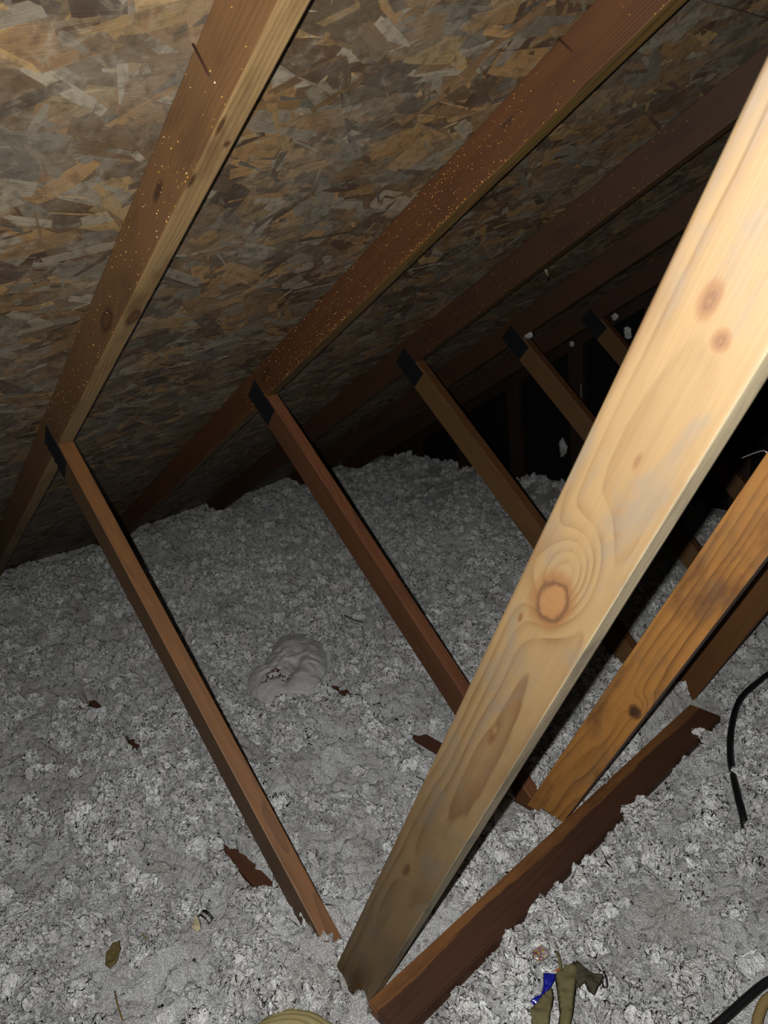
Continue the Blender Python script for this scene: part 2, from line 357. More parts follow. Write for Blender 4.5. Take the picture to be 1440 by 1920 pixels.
for i in range(len(rows) - 1):
    cuts = [Y0, tc_[0], WALL_Y - 0.002] if i % 2 else [Y0, -0.61, tc_[2], WALL_Y - 0.002]
    for j in range(len(cuts) - 1):
        osb_panel(rows[i], rows[i + 1], cuts[j], cuts[j + 1], 0, 1300 if cuts[j + 1] > 0 else 350)
for i in range(len(rows) - 1):
    osb_panel(rows[i], rows[i + 1], Y0, tc_[2], 1, 120); osb_panel(rows[i], rows[i + 1], tc_[2], WALL_Y - 0.002, 1, 120)

# roofing nails that missed the rafters
def tube(name, pts, r, m, parent=None, n=8, taper=None, smooth=True):
    pts = [Vector(p) for p in pts]; V = []; F = []
    up = None
    for i, p in enumerate(pts):
        t = (pts[min(i + 1, len(pts) - 1)] - pts[max(i - 1, 0)]).normalized()
        if up is None: up = t.orthogonal().normalized()
        up = (up - t * up.dot(t)).normalized(); bn = t.cross(up)
        rr = r * (taper[i] if taper else 1)
        for k in range(n):
            a = 2 * math.pi * k / n; V.append(p + (up * math.cos(a) + bn * math.sin(a)) * rr)
    for i in range(len(pts) - 1):
        for k in range(n):
            F.append((i * n + k, i * n + (k + 1) % n, (i + 1) * n + (k + 1) % n, (i + 1) * n + k))
    F.append(tuple(reversed(range(n)))); F.append(tuple(range((len(pts) - 1) * n, len(pts) * n)))
    return pymesh(name, V, F, m, parent, smooth)
def smooth_path(pts, sub=6):
    P = [Vector(p) for p in pts]; out = []
    for i in range(len(P) - 1):
        p0 = P[max(i - 1, 0)]; p1 = P[i]; p2 = P[i + 1]; p3 = P[min(i + 2, len(P) - 1)]
        for k in range(sub):
            t = k / sub
            out.append(0.5 * ((2 * p1) + (p2 - p0) * t + (2 * p0 - 5 * p1 + 4 * p2 - p3) * t * t + (3 * p1 - p0 - 3 * p2 + p3) * t ** 3))
    out.append(P[-1]); return out
def nail(ua, va, ub, vb, y):
    a = chord_pt(ua, va); b = chord_pt(ub, vb)
    tube('nail', [(a[0], y, a[1]), (a[0] * .1 + b[0] * .9, y - 0.001, a[1] * .1 + b[1] * .9), (b[0], y - 0.001, b[1])], 0.0016, M['nail'], ceiling, 8, [1, 1, 0.3])
nail(0.1979, 0.0895, 0.2046, 0.0359, TY[0] - 0.004)
nail(0.2859, 0.0895, 0.3002, 0.0494, TY[1] - 0.004)

# ------------------------------------------------------------------ roof trusses
def plate(parent, y):
    # toothed connector plate laid along the web over the rafter joint, front face
    V = []; F = []
    cx, cz = -1.262, 0.262
    d = (math.cos(W_ANG), math.sin(W_ANG)); n = (-d[1], d[0])
    def box(u0, u1, v0, v1, ya, yb):
        i = len(V)
        for yy in (ya, yb):
            for (u, v) in ((u0, v0), (u1, v0), (u1, v1), (u0, v1)):
                V.append((cx + d[0] * u + n[0] * v - parent.location.x, yy - parent.location.y, cz + d[1] * u + n[1] * v - parent.location.z))
        F.extend([(i, i + 1, i + 2, i + 3), (i + 7, i + 6, i + 5, i + 4), (i, i + 4, i + 5, i + 1), (i + 1, i + 5, i + 6, i + 2), (i + 2, i + 6, i + 7, i + 3), (i + 3, i + 7, i + 4, i)])
    box(-0.062, 0.062, -0.036, 0.036, y - 0.0016, y - 0.0001)
    p = pymesh('connector_plate', V, F, M['plate'], parent); tag(p, 'dark toothed steel plate')
    V.clear(); F.clear()
    for i in range(12):
        for j in range(5):
            u = -0.057 + i * 0.0104; v = -0.029 + j * 0.0146 + (0.003 if i % 2 else -0.003)
            box(u - 0.0016, u + 0.0016, v - 0.0045, v + 0.0045, y - 0.0042, y - 0.0015)
    Vp = [Vector(v) for v in V]
    t = pymesh('teeth', Vp, list(F), M['tooth'], p)
    return p
def specks(parent, y, n, u0, u1, lowbias, m=None):
    # tiny yellow flecks scattered on the rafter
    V = []; F = []
    for i in range(n):
        u = random.uniform(u0, u1); s = random.choice([0.0004, 0.0006, 0.0008, 0.0013])
        cl = fbm(np.array([u * 6.0]), np.array([1.7]), 3)[0]
        if random.random() > 0.45 + cl: continue
        if random.random() < lowbias:
            v = abs(random.gauss(0, 0.004)); 
        else: v = random.uniform(0.004, 0.085)
        a = random.uniform(0, 3.1)
        i0 = len(V)
        for k in range(3):
            th = a + k * 2.1; uu = u + math.cos(th) * s * 1.5; vv = v + math.sin(th) * s
            q = chord_pt(uu, max(vv, 0.0008)); V.append((q[0] - parent.location.x, y - 0.0006 - parent.location.y, q[1] - parent.location.z))
        q = chord_pt(u, max(v, .0008)); V.append((q[0] - parent.location.x, y - 0.0019 - parent.location.y, q[1] - parent.location.z))
        F += [(i0, i0 + 1, i0 + 3), (i0 + 1, i0 + 2, i0 + 3), (i0 + 2, i0, i0 + 3)]
    o = pymesh('flecks', V, F, M['speck'], parent); tag(o, 'yellow sawdust on the rafter', kind='stuff')
LAB = ['nearest roof truss, its bright knotty pine web crossing the foreground', 'second nearest roof truss, red-brown rafter speckled with yellow sawdust and honey web',
       'third roof truss from the front, dark rafter, behind the speckled one', 'fourth roof truss from the front, yellowish web under a black toothed plate', 'fifth roof truss from the front, short web glimpsed beside the bright board']
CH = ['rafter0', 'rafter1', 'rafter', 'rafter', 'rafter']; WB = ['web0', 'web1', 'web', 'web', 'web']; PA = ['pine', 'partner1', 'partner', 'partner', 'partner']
for k, y in enumerate(TY):
    t = empty('roof_truss', (-0.2, y, ZB - 0.089), LAB[k], 'roof truss', 'roof trusses under the deck')
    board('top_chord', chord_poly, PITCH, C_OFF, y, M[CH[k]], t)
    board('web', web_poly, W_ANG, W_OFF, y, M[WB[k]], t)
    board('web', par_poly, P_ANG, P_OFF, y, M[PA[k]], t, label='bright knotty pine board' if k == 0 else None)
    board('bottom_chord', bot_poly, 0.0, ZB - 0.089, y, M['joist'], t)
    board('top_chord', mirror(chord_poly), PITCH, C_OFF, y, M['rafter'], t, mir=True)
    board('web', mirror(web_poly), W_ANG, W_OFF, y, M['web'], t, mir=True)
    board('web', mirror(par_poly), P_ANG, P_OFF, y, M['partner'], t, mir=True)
    plate(t, y)
    if k == 0: specks(t, y, 500, -1.0, 0.6, 0.3)
    if k == 1: specks(t, y, 2600, -1.2, 0.8, 0.35)
    if k == 2: specks(t, y, 500, -0.9, 0.7, 0.2)
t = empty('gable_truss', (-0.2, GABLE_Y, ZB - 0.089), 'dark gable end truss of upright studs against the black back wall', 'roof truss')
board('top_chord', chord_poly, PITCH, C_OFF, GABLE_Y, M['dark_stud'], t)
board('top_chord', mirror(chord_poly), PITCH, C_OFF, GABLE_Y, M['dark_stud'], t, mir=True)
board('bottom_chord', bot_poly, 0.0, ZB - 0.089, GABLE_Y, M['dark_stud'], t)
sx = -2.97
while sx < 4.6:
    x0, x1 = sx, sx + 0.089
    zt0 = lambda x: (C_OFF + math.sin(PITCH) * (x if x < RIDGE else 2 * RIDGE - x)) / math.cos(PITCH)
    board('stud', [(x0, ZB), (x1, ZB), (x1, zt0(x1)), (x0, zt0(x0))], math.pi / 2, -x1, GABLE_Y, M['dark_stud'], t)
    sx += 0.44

# ------------------------------------------------------------------ blown insulation
HOLES = [(-0.590, 0.008, 0.082, 0.052, 0.0), (-0.70, 0.014, 0.090, 0.030, 0.1), (-1.650, 0.014, 0.095, 0.066, 0.0), (-1.355, 0.012, 0.082, 0.058, 0.0), (-1.27, 0.002, 0.055, 0.034, 0.0),
         (-1.095, 0.612, 0.095, 0.042, 0.1), (-0.98, 0.604, 0.066, 0.036, 0.2), (-0.905, 0.608, 0.052, 0.032, 0.0), (-0.63, 0.622, 0.120, 0.052, 0.0), (-0.30, 0.622, 0.09, 0.045, 0.0), (-0.24, -0.005, 0.03, 0.02, 0.0)]
MOUNDS = [(-0.34, -0.05, 0.07, 0.020), (-0.26, -0.085, 0.06, 0.012), (-0.215, 0.575, 0.03, 0.02), (-2.2, 0.9, 0.5, 0.03), (-1.4, -0.2, 0.35, 0.025), (-0.9, 0.35, 0.2, 0.02), (-0.8, 1.1, 0.35, 0.02), (-0.06, 0.62, 0.05, 0.012)]
def base_h(x, y):
    h = -0.688 + 0.0 * x
    h = h + 0.055 * np.clip((-1.4 - x) / 1.8, 0, 1) ** 1.3
    h = h + 0.040 * fbm(x * 1.7, y * 1.7, 5, 2) + 0.045 * fbm(x * 5.0 + 3, y * 5.0, 8, 2)
    for (mx, my, r, a) in MOUNDS: h = h + a * np.exp(-((x - mx) ** 2 + (y - my) ** 2) / r ** 2)
    # level along the brace and round the truss feet
    f = np.exp(-np.clip(np.abs(x + 0.137) - 0.045, 0, 9) ** 2 / 0.022 ** 2) * (y > -0.3) * (y < 1.4)
    h = h * (1 - f) + f * (-0.722)
    h = h - 0.085 * np.clip((y - 1.75) / 0.8, 0, 1)
    return h
FLATS = [(-1.27, 0.56, 0.20), (0.08, 0.235, 0.075), (0.045, 0.23, 0.05), (-0.01, 0.27, 0.03), (-0.56, -0.14, 0.035), (-0.62, -0.31, 0.035), (0.0, 1.05, 0.03), (0.03, 1.0, 0.03), (0.07, 0.93, 0.03), (0.11, 0.87, 0.03), (-0.03, 1.13, 0.03), (-0.055, 1.2, 0.03), (-0.066, 1.28, 0.03), (-0.066, 1.37, 0.03), (-0.05, 1.47, 0.03), (0.31, 0.45, 0.08), (0.33, 0.42, 0.06), (-0.17, -0.18, 0.1)]
def ins_h(x, y, fine=True):
    wx = x + 0.022 * fbm(x * 16, y * 16, 21, 3); wy = y + 0.022 * fbm(x * 16 + 9, y * 16 + 4, 22, 3)
    h = base_h(x, y)
    if fine:
        for (s, a, sd) in ((0.14, 0.030, 31), (0.065, 0.034, 32), (0.028, 0.021, 33), (0.0125, 0.0095, 34)):
            f1, f2, v = worley(wx / s, wy / s, sd)
            dome = np.sqrt(np.clip(1 - (f1 / 0.85) ** 2, 0, 1))
            h = h + a * (dome * (0.55 + 0.75 * v) - 0.55)
        h = h + 0.006 * fbm(wx * 90, wy * 90, 41, 3)
    for (fx_, fy_, fr_) in FLATS:
        wgt = np.clip(1.5 - np.hypot(x - fx_, y - fy_) / fr_, 0, 1); h = np.where(h > -0.676, h * (1 - wgt) + wgt * (-0.676 + (h + 0.676) * 0.15), h)
    h = np.maximum(h, ZB + 0.012)
    for (hx, hy, rx, ry, an) in HOLES:
        ca, sa = math.cos(an), math.sin(an); u = (x - hx) * ca + (y - hy) * sa; v = -(x - hx) * sa + (y - hy) * ca
        q = (u / rx) ** 2 + (v / ry) ** 2 + 1.1 * fbm(x * 45, y * 45, 51, 3)
        h = np.where(q < 1.15, h * np.clip((q - .6) / .55, 0, 1) + (1 - np.clip((q - .6) / .55, 0, 1)) * (ZB - 0.012), h)
    return h
def axis(segs):
    out = [segs[0][0]]
    for (a, b, st) in segs:
        n = max(1, int(round((b - a) / st))); out += list(a + (b - a) * (np.arange(n) + 1) / n)
    return np.array(out)
gx = axis([(-3.55, -2.6, 0.010), (-2.6, -1.7, 0.0072), (-1.7, 0.42, 0.0046), (0.42, 0.9, 0.012), (0.9, 5.4, 0.06)])
gy = axis([(-2.35, -0.75, 0.03), (-0.75, 1.35, 0.0046), (1.35, 2.0, 0.0065), (2.0, 2.825, 0.009)])
X, Y = np.meshgrid(gx, gy, indexing='ij')
H = ins_h(X, Y)
zroof = zt(np.where(X > RIDGE, 2 * RIDGE - X, X), DECK) - 0.004
H = np.minimum(H, zroof)
# curl the tufts sideways a little so they overhang
amp = 0.014 * ((X < 0.6) & (Y > -0.8))
near_hole = np.zeros_like(X)
XX = X + amp * fbm(X * 75, Y * 75, 61, 3); YY = Y + amp * fbm(X * 75 + 7, Y * 75 + 3, 62, 3); YY = np.minimum(YY, WALL_Y - 0.003)
nx, ny = X.shape
V = np.stack([XX, YY, H], -1).reshape(-1, 3).astype(np.float32)
idx = np.arange(nx * ny).reshape(nx, ny)
Q = np.stack([idx[:-1, :-1], idx[1:, :-1], idx[1:, 1:], idx[:-1, 1:]], -1).reshape(-1, 4)
me = bpy.data.meshes.new('blown_insulation')
me.vertices.add(len(V)); me.vertices.foreach_set('co', V.ravel())
me.loops.add(Q.size); me.loops.foreach_set('vertex_index', Q.ravel().astype(np.int32))
me.polygons.add(len(Q)); me.polygons.foreach_set('loop_start', np.arange(0, Q.size, 4, dtype=np.int32)); me.polygons.foreach_set('use_smooth', np.ones(len(Q), dtype=bool))
me.update(calc_edges=True)
g = G('blown fibre'); tc = g.n('ShaderNodeTexCoord').outputs['Object']
n1 = g.noise(tc, 6, 4, .6); n2 = g.noise(tc, 110, 3, .6, 2.6); n3 = g.noise(tc, 300, 3, .6, 1.2)
c = g.mix(g.ramp(n1, .38, .68), (0.57, 0.583, 0.59, 1), (0.40, 0.395, 0.378, 1)); c = g.mix(g.ma('MULTIPLY', g.ramp(n3, .5, .75), .3), c, (0.28, 0.272, 0.255, 1))
g.bump(g.ma('ADD', n2, g.ma('MULTIPLY', n3, 0.4)), 1.0, 0.016)
M['fluff'] = g.fin(c, 0.95, 0.05)
ins = link('blown_insulation', me, M['fluff']); 
# loose curled tufts over the whole surface, thicker where the photo looks closely
def tufts(ob):
    t = bpy.data.node_groups.new('tufts', 'GeometryNodeTree')
    t.interface.new_socket('Geometry', in_out='INPUT', socket_type='NodeSocketGeometry'); t.interface.new_socket('Geometry', in_out='OUTPUT', socket_type='NodeSocketGeometry')
    N = t.nodes; L = t.links
    gi = N.new('NodeGroupInput'); go = N.new('NodeGroupOutput')
    dp = N.new('GeometryNodeDistributePointsOnFaces'); dp.distribute_method = 'RANDOM'; dp.inputs['Seed'].default_value = 4
    na = N.new('GeometryNodeInputNamedAttribute'); na.data_type = 'FLOAT'; na.inputs['Name'].default_value = 'tuft_density'
    L.new(gi.outputs[0], dp.inputs['Mesh']); L.new(na.outputs['Attribute'], dp.inputs['Density'])
    g2 = N.new('GeometryNodeGeometryToInstance')
    for k in range(6):
        ic = N.new('GeometryNodeMeshIcoSphere'); ic.inputs['Radius'].default_value = 0.0095 if k % 3 else 0.0120; ic.inputs['Subdivisions'].default_value = 4
        sp = N.new('GeometryNodeSetPosition'); L.new(ic.outputs['Mesh'], sp.inputs['Geometry'])
        po = N.new('GeometryNodeInputPosition'); off = N.new('ShaderNodeVectorMath'); off.operation = 'ADD'; off.inputs[1].default_value = (k * 3.7, k * 1.9, k * 5.3)
        L.new(po.outputs[0], off.inputs[0])
        nz = N.new('ShaderNodeTexNoise'); nz.inputs['Scale'].default_value = 80; nz.inputs['Detail'].default_value = 3.5; nz.inputs['Distortion'].default_value = 1.2
        L.new(off.outputs[0], nz.inputs['Vector'])
        sb = N.new('ShaderNodeVectorMath'); sb.operation = 'SUBTRACT'; sb.inputs[1].default_value = (0.5, 0.5, 0.5); L.new(nz.outputs['Color'], sb.inputs[0])
        sc = N.new('ShaderNodeVectorMath'); sc.operation = 'SCALE'; sc.inputs['Scale'].default_value = 0.036; L.new(sb.outputs[0], sc.inputs[0])
        L.new(sc.outputs[0], sp.inputs['Offset'])
        sh = N.new('GeometryNodeSetShadeSmooth'); L.new(sp.outputs[0], sh.inputs['Geometry'])
        sm = N.new('GeometryNodeSetMaterial'); sm.inputs['Material'].default_value = M['fluff']; L.new(sh.outputs[0], sm.inputs['Geometry'])
        L.new(sm.outputs[0], g2.inputs[0])
    ip = N.new('GeometryNodeInstanceOnPoints'); L.new(dp.outputs['Points'], ip.inputs['Points']); L.new(g2.outputs[0], ip.inputs['Instance']); ip.inputs['Pick Instance'].default_value = True
    rr = N.new('FunctionNodeRandomValue'); rr.data_type = 'FLOAT_VECTOR'; rr.inputs['Max'].default_value = (6.28, 6.28, 6.28); L.new(rr.outputs['Value'], ip.inputs['Rotation'])
    rs = N.new('FunctionNodeRandomValue'); rs.data_type = 'FLOAT'; rs.inputs['Seed'].default_value = 3
    pw_ = N.new('ShaderNodeMath'); pw_.operation = 'POWER'; L.new(rs.outputs[1], pw_.inputs[0]); pw_.inputs[1].default_value = 3.0
    mr = N.new('ShaderNodeMath'); mr.operation = 'MULTIPLY_ADD'; L.new(pw_.outputs[0], mr.inputs[0]); mr.inputs[1].default_value = 2.0; mr.inputs[2].default_value = 0.42
    r2 = N.new('FunctionNodeRandomValue'); r2.data_type = 'FLOAT_VECTOR'; r2.inputs['Min'].default_value = (0.7, 0.7, 0.4); r2.inputs['Max'].default_value = (1.25, 1.1, 0.9); r2.inputs['Seed'].default_value = 5
    vs_ = N.new('ShaderNodeVectorMath'); vs_.operation = 'SCALE'; L.new(r2.outputs['Value'], vs_.inputs[0]); L.new(mr.outputs[0], vs_.inputs['Scale']); L.new(vs_.outputs[0], ip.inputs['Scale'])
    jn = N.new('GeometryNodeJoinGeometry'); L.new(gi.outputs[0], jn.inputs[0]); L.new(ip.outputs[0], jn.inputs[0]); L.new(jn.outputs[0], go.inputs[0])
    md = ob.modifiers.new('tufts', 'NODES'); md.node_group = t
xv = V[:, 0]; yv = V[:, 1]; zv = V[:, 2]
hq = np.full(len(V), 9.0)
for (hx, hy, rx, ry, an) in HOLES:
    ca, sa = math.cos(an), math.sin(an); u_ = (xv - hx) * ca + (yv - hy) * sa; v_ = -(xv - hx) * sa + (yv - hy) * ca
    hq = np.minimum(hq, (u_ / (rx + .008)) ** 2 + (v_ / (ry + .008)) ** 2)
dn = fbm(xv * 9, yv * 9, 130, 3)
dens = np.where((xv < 0.55) & (yv > -0.75), 3000.0 * np.clip(0.85 + 3.6 * dn, 0.06, 2.6), 500.0)
for (fx_, fy_, fr_) in FLATS: dens = np.where(np.hypot(xv - fx_, yv - fy_) < fr_ * 0.9, dens * 0.25, dens)
dens = np.where(hq < 0.75, 0.0, dens); dens = np.where(zv < ZB + 0.008, 0.0, dens)
dens = np.where((np.abs(xv + 0.137) < 0.05) & (yv > -0.02) & (yv < 1.22), 0.0, dens)
dens = np.where(zv > zt(np.minimum(xv, 2 * RIDGE - xv), C_OFF) - 0.02, 0.0, dens)
da = me.attributes.new('tuft_density', 'FLOAT', 'POINT'); da.data.foreach_set('value', dens.astype(np.float32))
tufts(ins)
tag(ins, 'thick grey-white loose blown fibre insulation filling the attic floor', 'insulation', kind='stuff')

# ------------------------------------------------------------------ flat brace on the joists
gd = empty('brace_board', (-0.137, 0.60, ZB))
def lumber(name, L, W, T, m, parent, mat):
    bm = bmesh.new(); bmesh.ops.create_cube(bm, size=1.0)
    for v in bm.verts: v.co = Vector((v.co.x * L, v.co.y * T, v.co.z * W))
    bmesh.ops.bevel(bm, geom=list(bm.edges), offset=0.003, segments=2, affect='EDGES')
    me = bpy.data.meshes.new(name); bm.to_mesh(me); bm.free()
    o = link(name, me, m, parent); o.matrix_world = mat; return o
bpy.data.objects.remove(gd)
mb = Matrix(((0.002, -0.0, -1.0, -0.137), (1.0, 0, 0.002, 0.601), (0, -1.0, 0, ZB + 0.0195), (0, 0, 0, 1)))
br = lumber('brace_board', 1.215, 0.089, 0.038, M['brace'], None, mb)
tag(br, 'dark red-brown lumber brace lying flat across the joists beside the web feet', 'board')

# ------------------------------------------------------------------ small things on the insulation
def bh(x, y): return float(base_h(np.array([float(x)]), np.array([float(y)]))[0])
TOP = 0.010                                  # the tufts stand about this much above the base level
M['cable'] = plain('black cable', srgb(16, 16, 17), 0.45, 0.4)
def cable(name, pts, r, label, m=None, cat='cable', sub=6):
    P = [Vector((x, y, z if z is not None else bh(x, y) + TOP)) for (x, y, z) in pts]
    return tag(tube(name, smooth_path(P, sub), r, m or M['cable'], None, 10), label, cat)
cable('black_cable', [(0.06, 1.75, -0.60), (-0.045, 1.50, -0.632), (-0.068, 1.38, -0.636), (-0.066, 1.26, -0.634), (-0.029, 1.13, -0.632), (0.014, 1.027, -0.632), (0.053, 0.957, -0.632), (0.092, 0.895, -0.634), (0.131, 0.838, -0.645), (0.15, 0.81, -0.69)], 0.0082, 'black cable curving over the insulation right of the brace board')
cable('black_cable', [(0.40, 0.66, -0.63), (0.345, 0.56, -0.638), (0.317, 0.501, -0.64), (0.304, 0.446, -0.64), (0.292, 0.383, -0.64), (0.276, 0.32, -0.645), (0.25, 0.24, -0.66)], 0.0075, 'black cable cut off by the bottom right corner')
M['tan_rope'] = plain('tan cord', srgb(150, 128, 84), 0.85, 0.1, var=0.3, scale=300)
cable('tan_cord', [(0.40, 0.60, -0.636), (0.352, 0.52, -0.636), (0.331, 0.468, -0.636), (0.330, 0.435, -0.636), (0.339, 0.40, -0.638), (0.36, 0.36, -0.65)], 0.0085, 'short tan cord beside the corner cable', M['tan_rope'], 'cord')

# crumpled carrier bag
OUT = [(-1.29, 0.398), (-1.36, 0.445), (-1.365, 0.505), (-1.415, 0.570), (-1.470, 0.625), (-1.504, 0.683), (-1.447, 0.742), (-1.371, 0.749), (-1.273, 0.713), (-1.194, 0.663), (-1.125, 0.591), (-1.07, 0.536), (-1.058, 0.478), (-1.069, 0.424), (-1.093, 0.394), (-1.157, 0.378), (-1.238, 0.376)]
cxb, cyb = -1.25, 0.555
an = np.array([math.atan2(y - cyb, x - cxb) for x, y in OUT]); rd = np.array([math.hypot(x - cxb, y - cyb) for x, y in OUT])
od = np.argsort(an); an, rd = an[od], rd[od]
NT, NR = 120, 34
tt = np.linspace(-math.pi, math.pi, NT, endpoint=False)
Rt = np.interp(tt, np.concatenate([an - 2 * math.pi, an, an + 2 * math.pi]), np.tile(rd, 3)) * 0.95
bv = []; bf = []
def bag_h(x, y, r):
    lump = 0.046 * (1 - r ** 3) ** 0.8
    valley = -0.020 * math.exp(-((x + 1.27) * 0.75 + (y - 0.60) * 0.66) ** 2 / 0.0006) * (1 - r)
    X_, Y_ = np.array([x]), np.array([y])
    wr = abs(fbm(X_ * 14 + 3 * fbm(X_ * 9, Y_ * 9, 71, 2), Y_ * 14, 72, 3)[0]); wr2 = abs(fbm(X_ * 34 + 5, Y_ * 30, 73, 2)[0])
    return lump + valley - 0.020 * wr * (1 - r * .5) - 0.007 * wr2
for i in range(NR + 1):
    r = i / NR
    for k in range(NT):
        x = cxb + math.cos(tt[k]) * Rt[k] * r; y = cyb + math.sin(tt[k]) * Rt[k] * r
        bv.append((x, y, -0.655 + max(0.0, bag_h(x, y, r)) + 0.004))
for i in range(NR + 1):
    r = 1 - i / NR
    for k in range(NT):
        x = cxb + math.cos(tt[k]) * Rt[k] * r; y = cyb + math.sin(tt[k]) * Rt[k] * r
        bv.append((x, y, -0.6545 - 0.006 * (1 - r)))
for i in range(2 * NR + 1):
    for k in range(NT):
        bf.append((i * NT + k, (i + 1) * NT + k, (i + 1) * NT + (k + 1) % NT, i * NT + (k + 1) % NT))
g = G('thin plastic film'); tr = g.n('ShaderNodeBsdfTransparent'); mx = g.n('ShaderNodeMixShader'); tl = g.n('ShaderNodeBsdfTranslucent'); mx2 = g.n('ShaderNodeMixShader')
tl.inputs[0].default_value = (0.5, 0.5, 0.5, 1); g.bump(g.noise(g.n('ShaderNodeTexCoord').outputs['Object'], 38, 3, 0.5, 1.8), 0.5, 0.008); g.fin((0.50, 0.505, 0.505, 1), 0.22, 0.7)
mx2.inputs[0].default_value = 0.25; g.t.links.new(g.b.outputs[0], mx2.inputs[1]); g.t.links.new(tl.outputs[0], mx2.inputs[2])
mx.inputs[0].default_value = 0.30; g.t.links.new(mx2.outputs[0], mx.inputs[1]); g.t.links.new(tr.outputs[0], mx.inputs[2]); g.t.links.new(mx.outputs[0], g.out.inputs[0])
M['film'] = g.m
bag = pymesh('plastic_bag', bv, bf, M['film'], None, True); tag(bag, 'crumpled translucent white plastic bag lying between the two front webs', 'plastic bag')
M['ink'] = plain('black print', srgb(14, 14, 15), 0.5, 0.3); M['redink'] = plain('red print', srgb(96, 22, 26), 0.5, 0.3)
def ink(name, strokes, wd, m, label):
    Vv = []; Ff = []
    for st in strokes:
        P = smooth_path([Vector((x, y, 0)) for x, y in st], 5)
        for i, p in enumerate(P):
            t = (P[min(i + 1, len(P) - 1)] - P[max(i - 1, 0)]).normalized(); nn = Vector((-t.y, t.x, 0)) * wd
            for q in (p + nn, p - nn):
                th = math.atan2(q.y - cyb, q.x - cxb); R_ = np.interp(th, tt, Rt); r = min(1, math.hypot(q.x - cxb, q.y - cyb) / R_)
                Vv.append((q.x, q.y, -0.655 + max(0.0, bag_h(q.x, q.y, r)) + 0.0065))
            if i: b = len(Vv); Ff.append((b - 4, b - 2, b - 1, b - 3))
    o = pymesh(name, Vv, Ff, m, bag); o['label'] = label
# printed mark: slanted black script, a red patch above it, two thin lines. Axes: e runs along the writing, f up
ex, ey, fx, fy = 0.62, 0.78, -0.80, 0.55
def pt(a, b): return (-1.225 + ex * a + fx * b, 0.430 + ey * a + fy * b)
ink('printed_lettering', [[pt(a, b) for a, b in st] for st in (
    [(-0.012, -0.004), (0.0, 0.0), (0.010, -0.002)], [(0.006, 0.0), (0.012, 0.026)], [(0.012, 0.026), (0.026, 0.002)], [(0.026, 0.002), (0.030, 0.028)],
    [(0.036, 0.004), (0.034, 0.016), (0.044, 0.016), (0.042, 0.004)], [(0.050, 0.002), (0.056, 0.030)], [(0.046, 0.020), (0.064, 0.020)], [(0.062, 0.004), (0.066, 0.016), (0.072, 0.014)],
    [(0.076, 0.002), (0.080, 0.016), (0.088, 0.006), (0.094, 0.018)], [(0.058, -0.006), (0.080, -0.004)])], 0.0021, M['ink'], 'black script print')
ink('printed_line', [[pt(0.080, 0.026), pt(0.098, 0.038), pt(0.12, 0.042)], [pt(0.078, 0.020), pt(0.10, 0.03), pt(0.122, 0.034)]], 0.0012, M['ink'], 'thin black printed lines')
ink('printed_patch', [[pt(a, b) for a, b in st] for st in (
    [(0.004, 0.040), (0.014, 0.046), (0.024, 0.044)], [(0.022, 0.052), (0.034, 0.056), (0.046, 0.05)], [(0.030, 0.036), (0.036, 0.044)], [(0.044, 0.036), (0.050, 0.054)])], 0.0036, M['redink'], 'dark red print')

# thin crumpled sheet helper: a polygon draped with wrinkles, given a real thickness
def sheet(name, poly, z0, m, parent=None, wr=0.004, freq=60, dome=0.006, th=0.0008, n=22, seed=0, tilt=(0, 0)):
    P = np.array(poly); lo = P.min(0); hi = P.max(0); c0 = P.mean(0)
    def inside(x, y):
        r = False; j = len(poly) - 1
        for i in range(len(poly)):
            xi, yi = poly[i]; xj, yj = poly[j]
            if (yi > y) != (yj > y) and x < (xj - xi) * (y - yi) / (yj - yi) + xi: r = not r
            j = i
        return r
    bm = bmesh.new(); vs = [bm.verts.new((x, y, 0)) for x, y in poly]; fc = bm.faces.new(vs)
    bmesh.ops.triangulate(bm, faces=[fc]); 
    L_ = max(hi - lo) / n * 3
    for it in range(5):
        es = [e for e in bm.edges if e.calc_length() > max(hi - lo) / n * 1.5]
        if not es: break
        bmesh.ops.subdivide_edges(bm, edges=es, cuts=1); bmesh.ops.triangulate(bm, faces=[f for f in bm.faces if len(f.verts) > 3])
    for v in bm.verts:
        X_, Y_ = np.array([v.co.x]), np.array([v.co.y])
        e = 0 if v.is_boundary else 1
        v.co.z = z0 + dome * e + wr * 2 * fbm(X_ * freq, Y_ * freq, 90 + seed, 3)[0] + tilt[0] * (v.co.x - c0[0]) + tilt[1] * (v.co.y - c0[1])
    bmesh.ops.recalc_face_normals(bm, faces=bm.faces)
    r = bmesh.ops.solidify(bm, geom=list(bm.faces), thickness=th)
    me = bpy.data.meshes.new(name); bm.to_mesh(me); bm.free(); me.polygons.foreach_set('use_smooth', [True] * len(me.polygons))
    o = link(name, me, m, None)
    if parent: o.parent = parent; o.matrix_parent_inverse = Matrix.Translation(-Vector(parent.location))
    return o
M['blue'] = plain('blue film', srgb(22, 30, 150), 0.3, 0.6); M['orange'] = plain('orange film', srgb(206, 120, 60), 0.4, 0.5)
M['olive'] = plain('olive cloth', srgb(112, 106, 74), 0.9, 0.1, var=0.35, scale=420); M['olive_dark'] = plain('dark olive cloth', srgb(74, 70, 56), 0.9, 0.1, var=0.35, scale=300)
M['clip'] = plain('dark metal', srgb(34, 32, 32), 0.4, 0.5, 0.4); M['cream'] = plain('cream paper', srgb(206, 196, 164), 0.85, 0.1)
ZD = -0.648
bw = sheet('candy_wrapper', [(0.042, 0.188), (0.056, 0.190), (0.053, 0.214), (0.052, 0.236), (0.046, 0.266), (0.026, 0.248), (0.040, 0.230), (0.047, 0.212)], ZD + 0.004, M['blue'], None, 0.003, 90, 0.004, seed=1)
tag(bw, 'torn shiny blue wrapper beside the olive cloth scrap', 'wrapper')
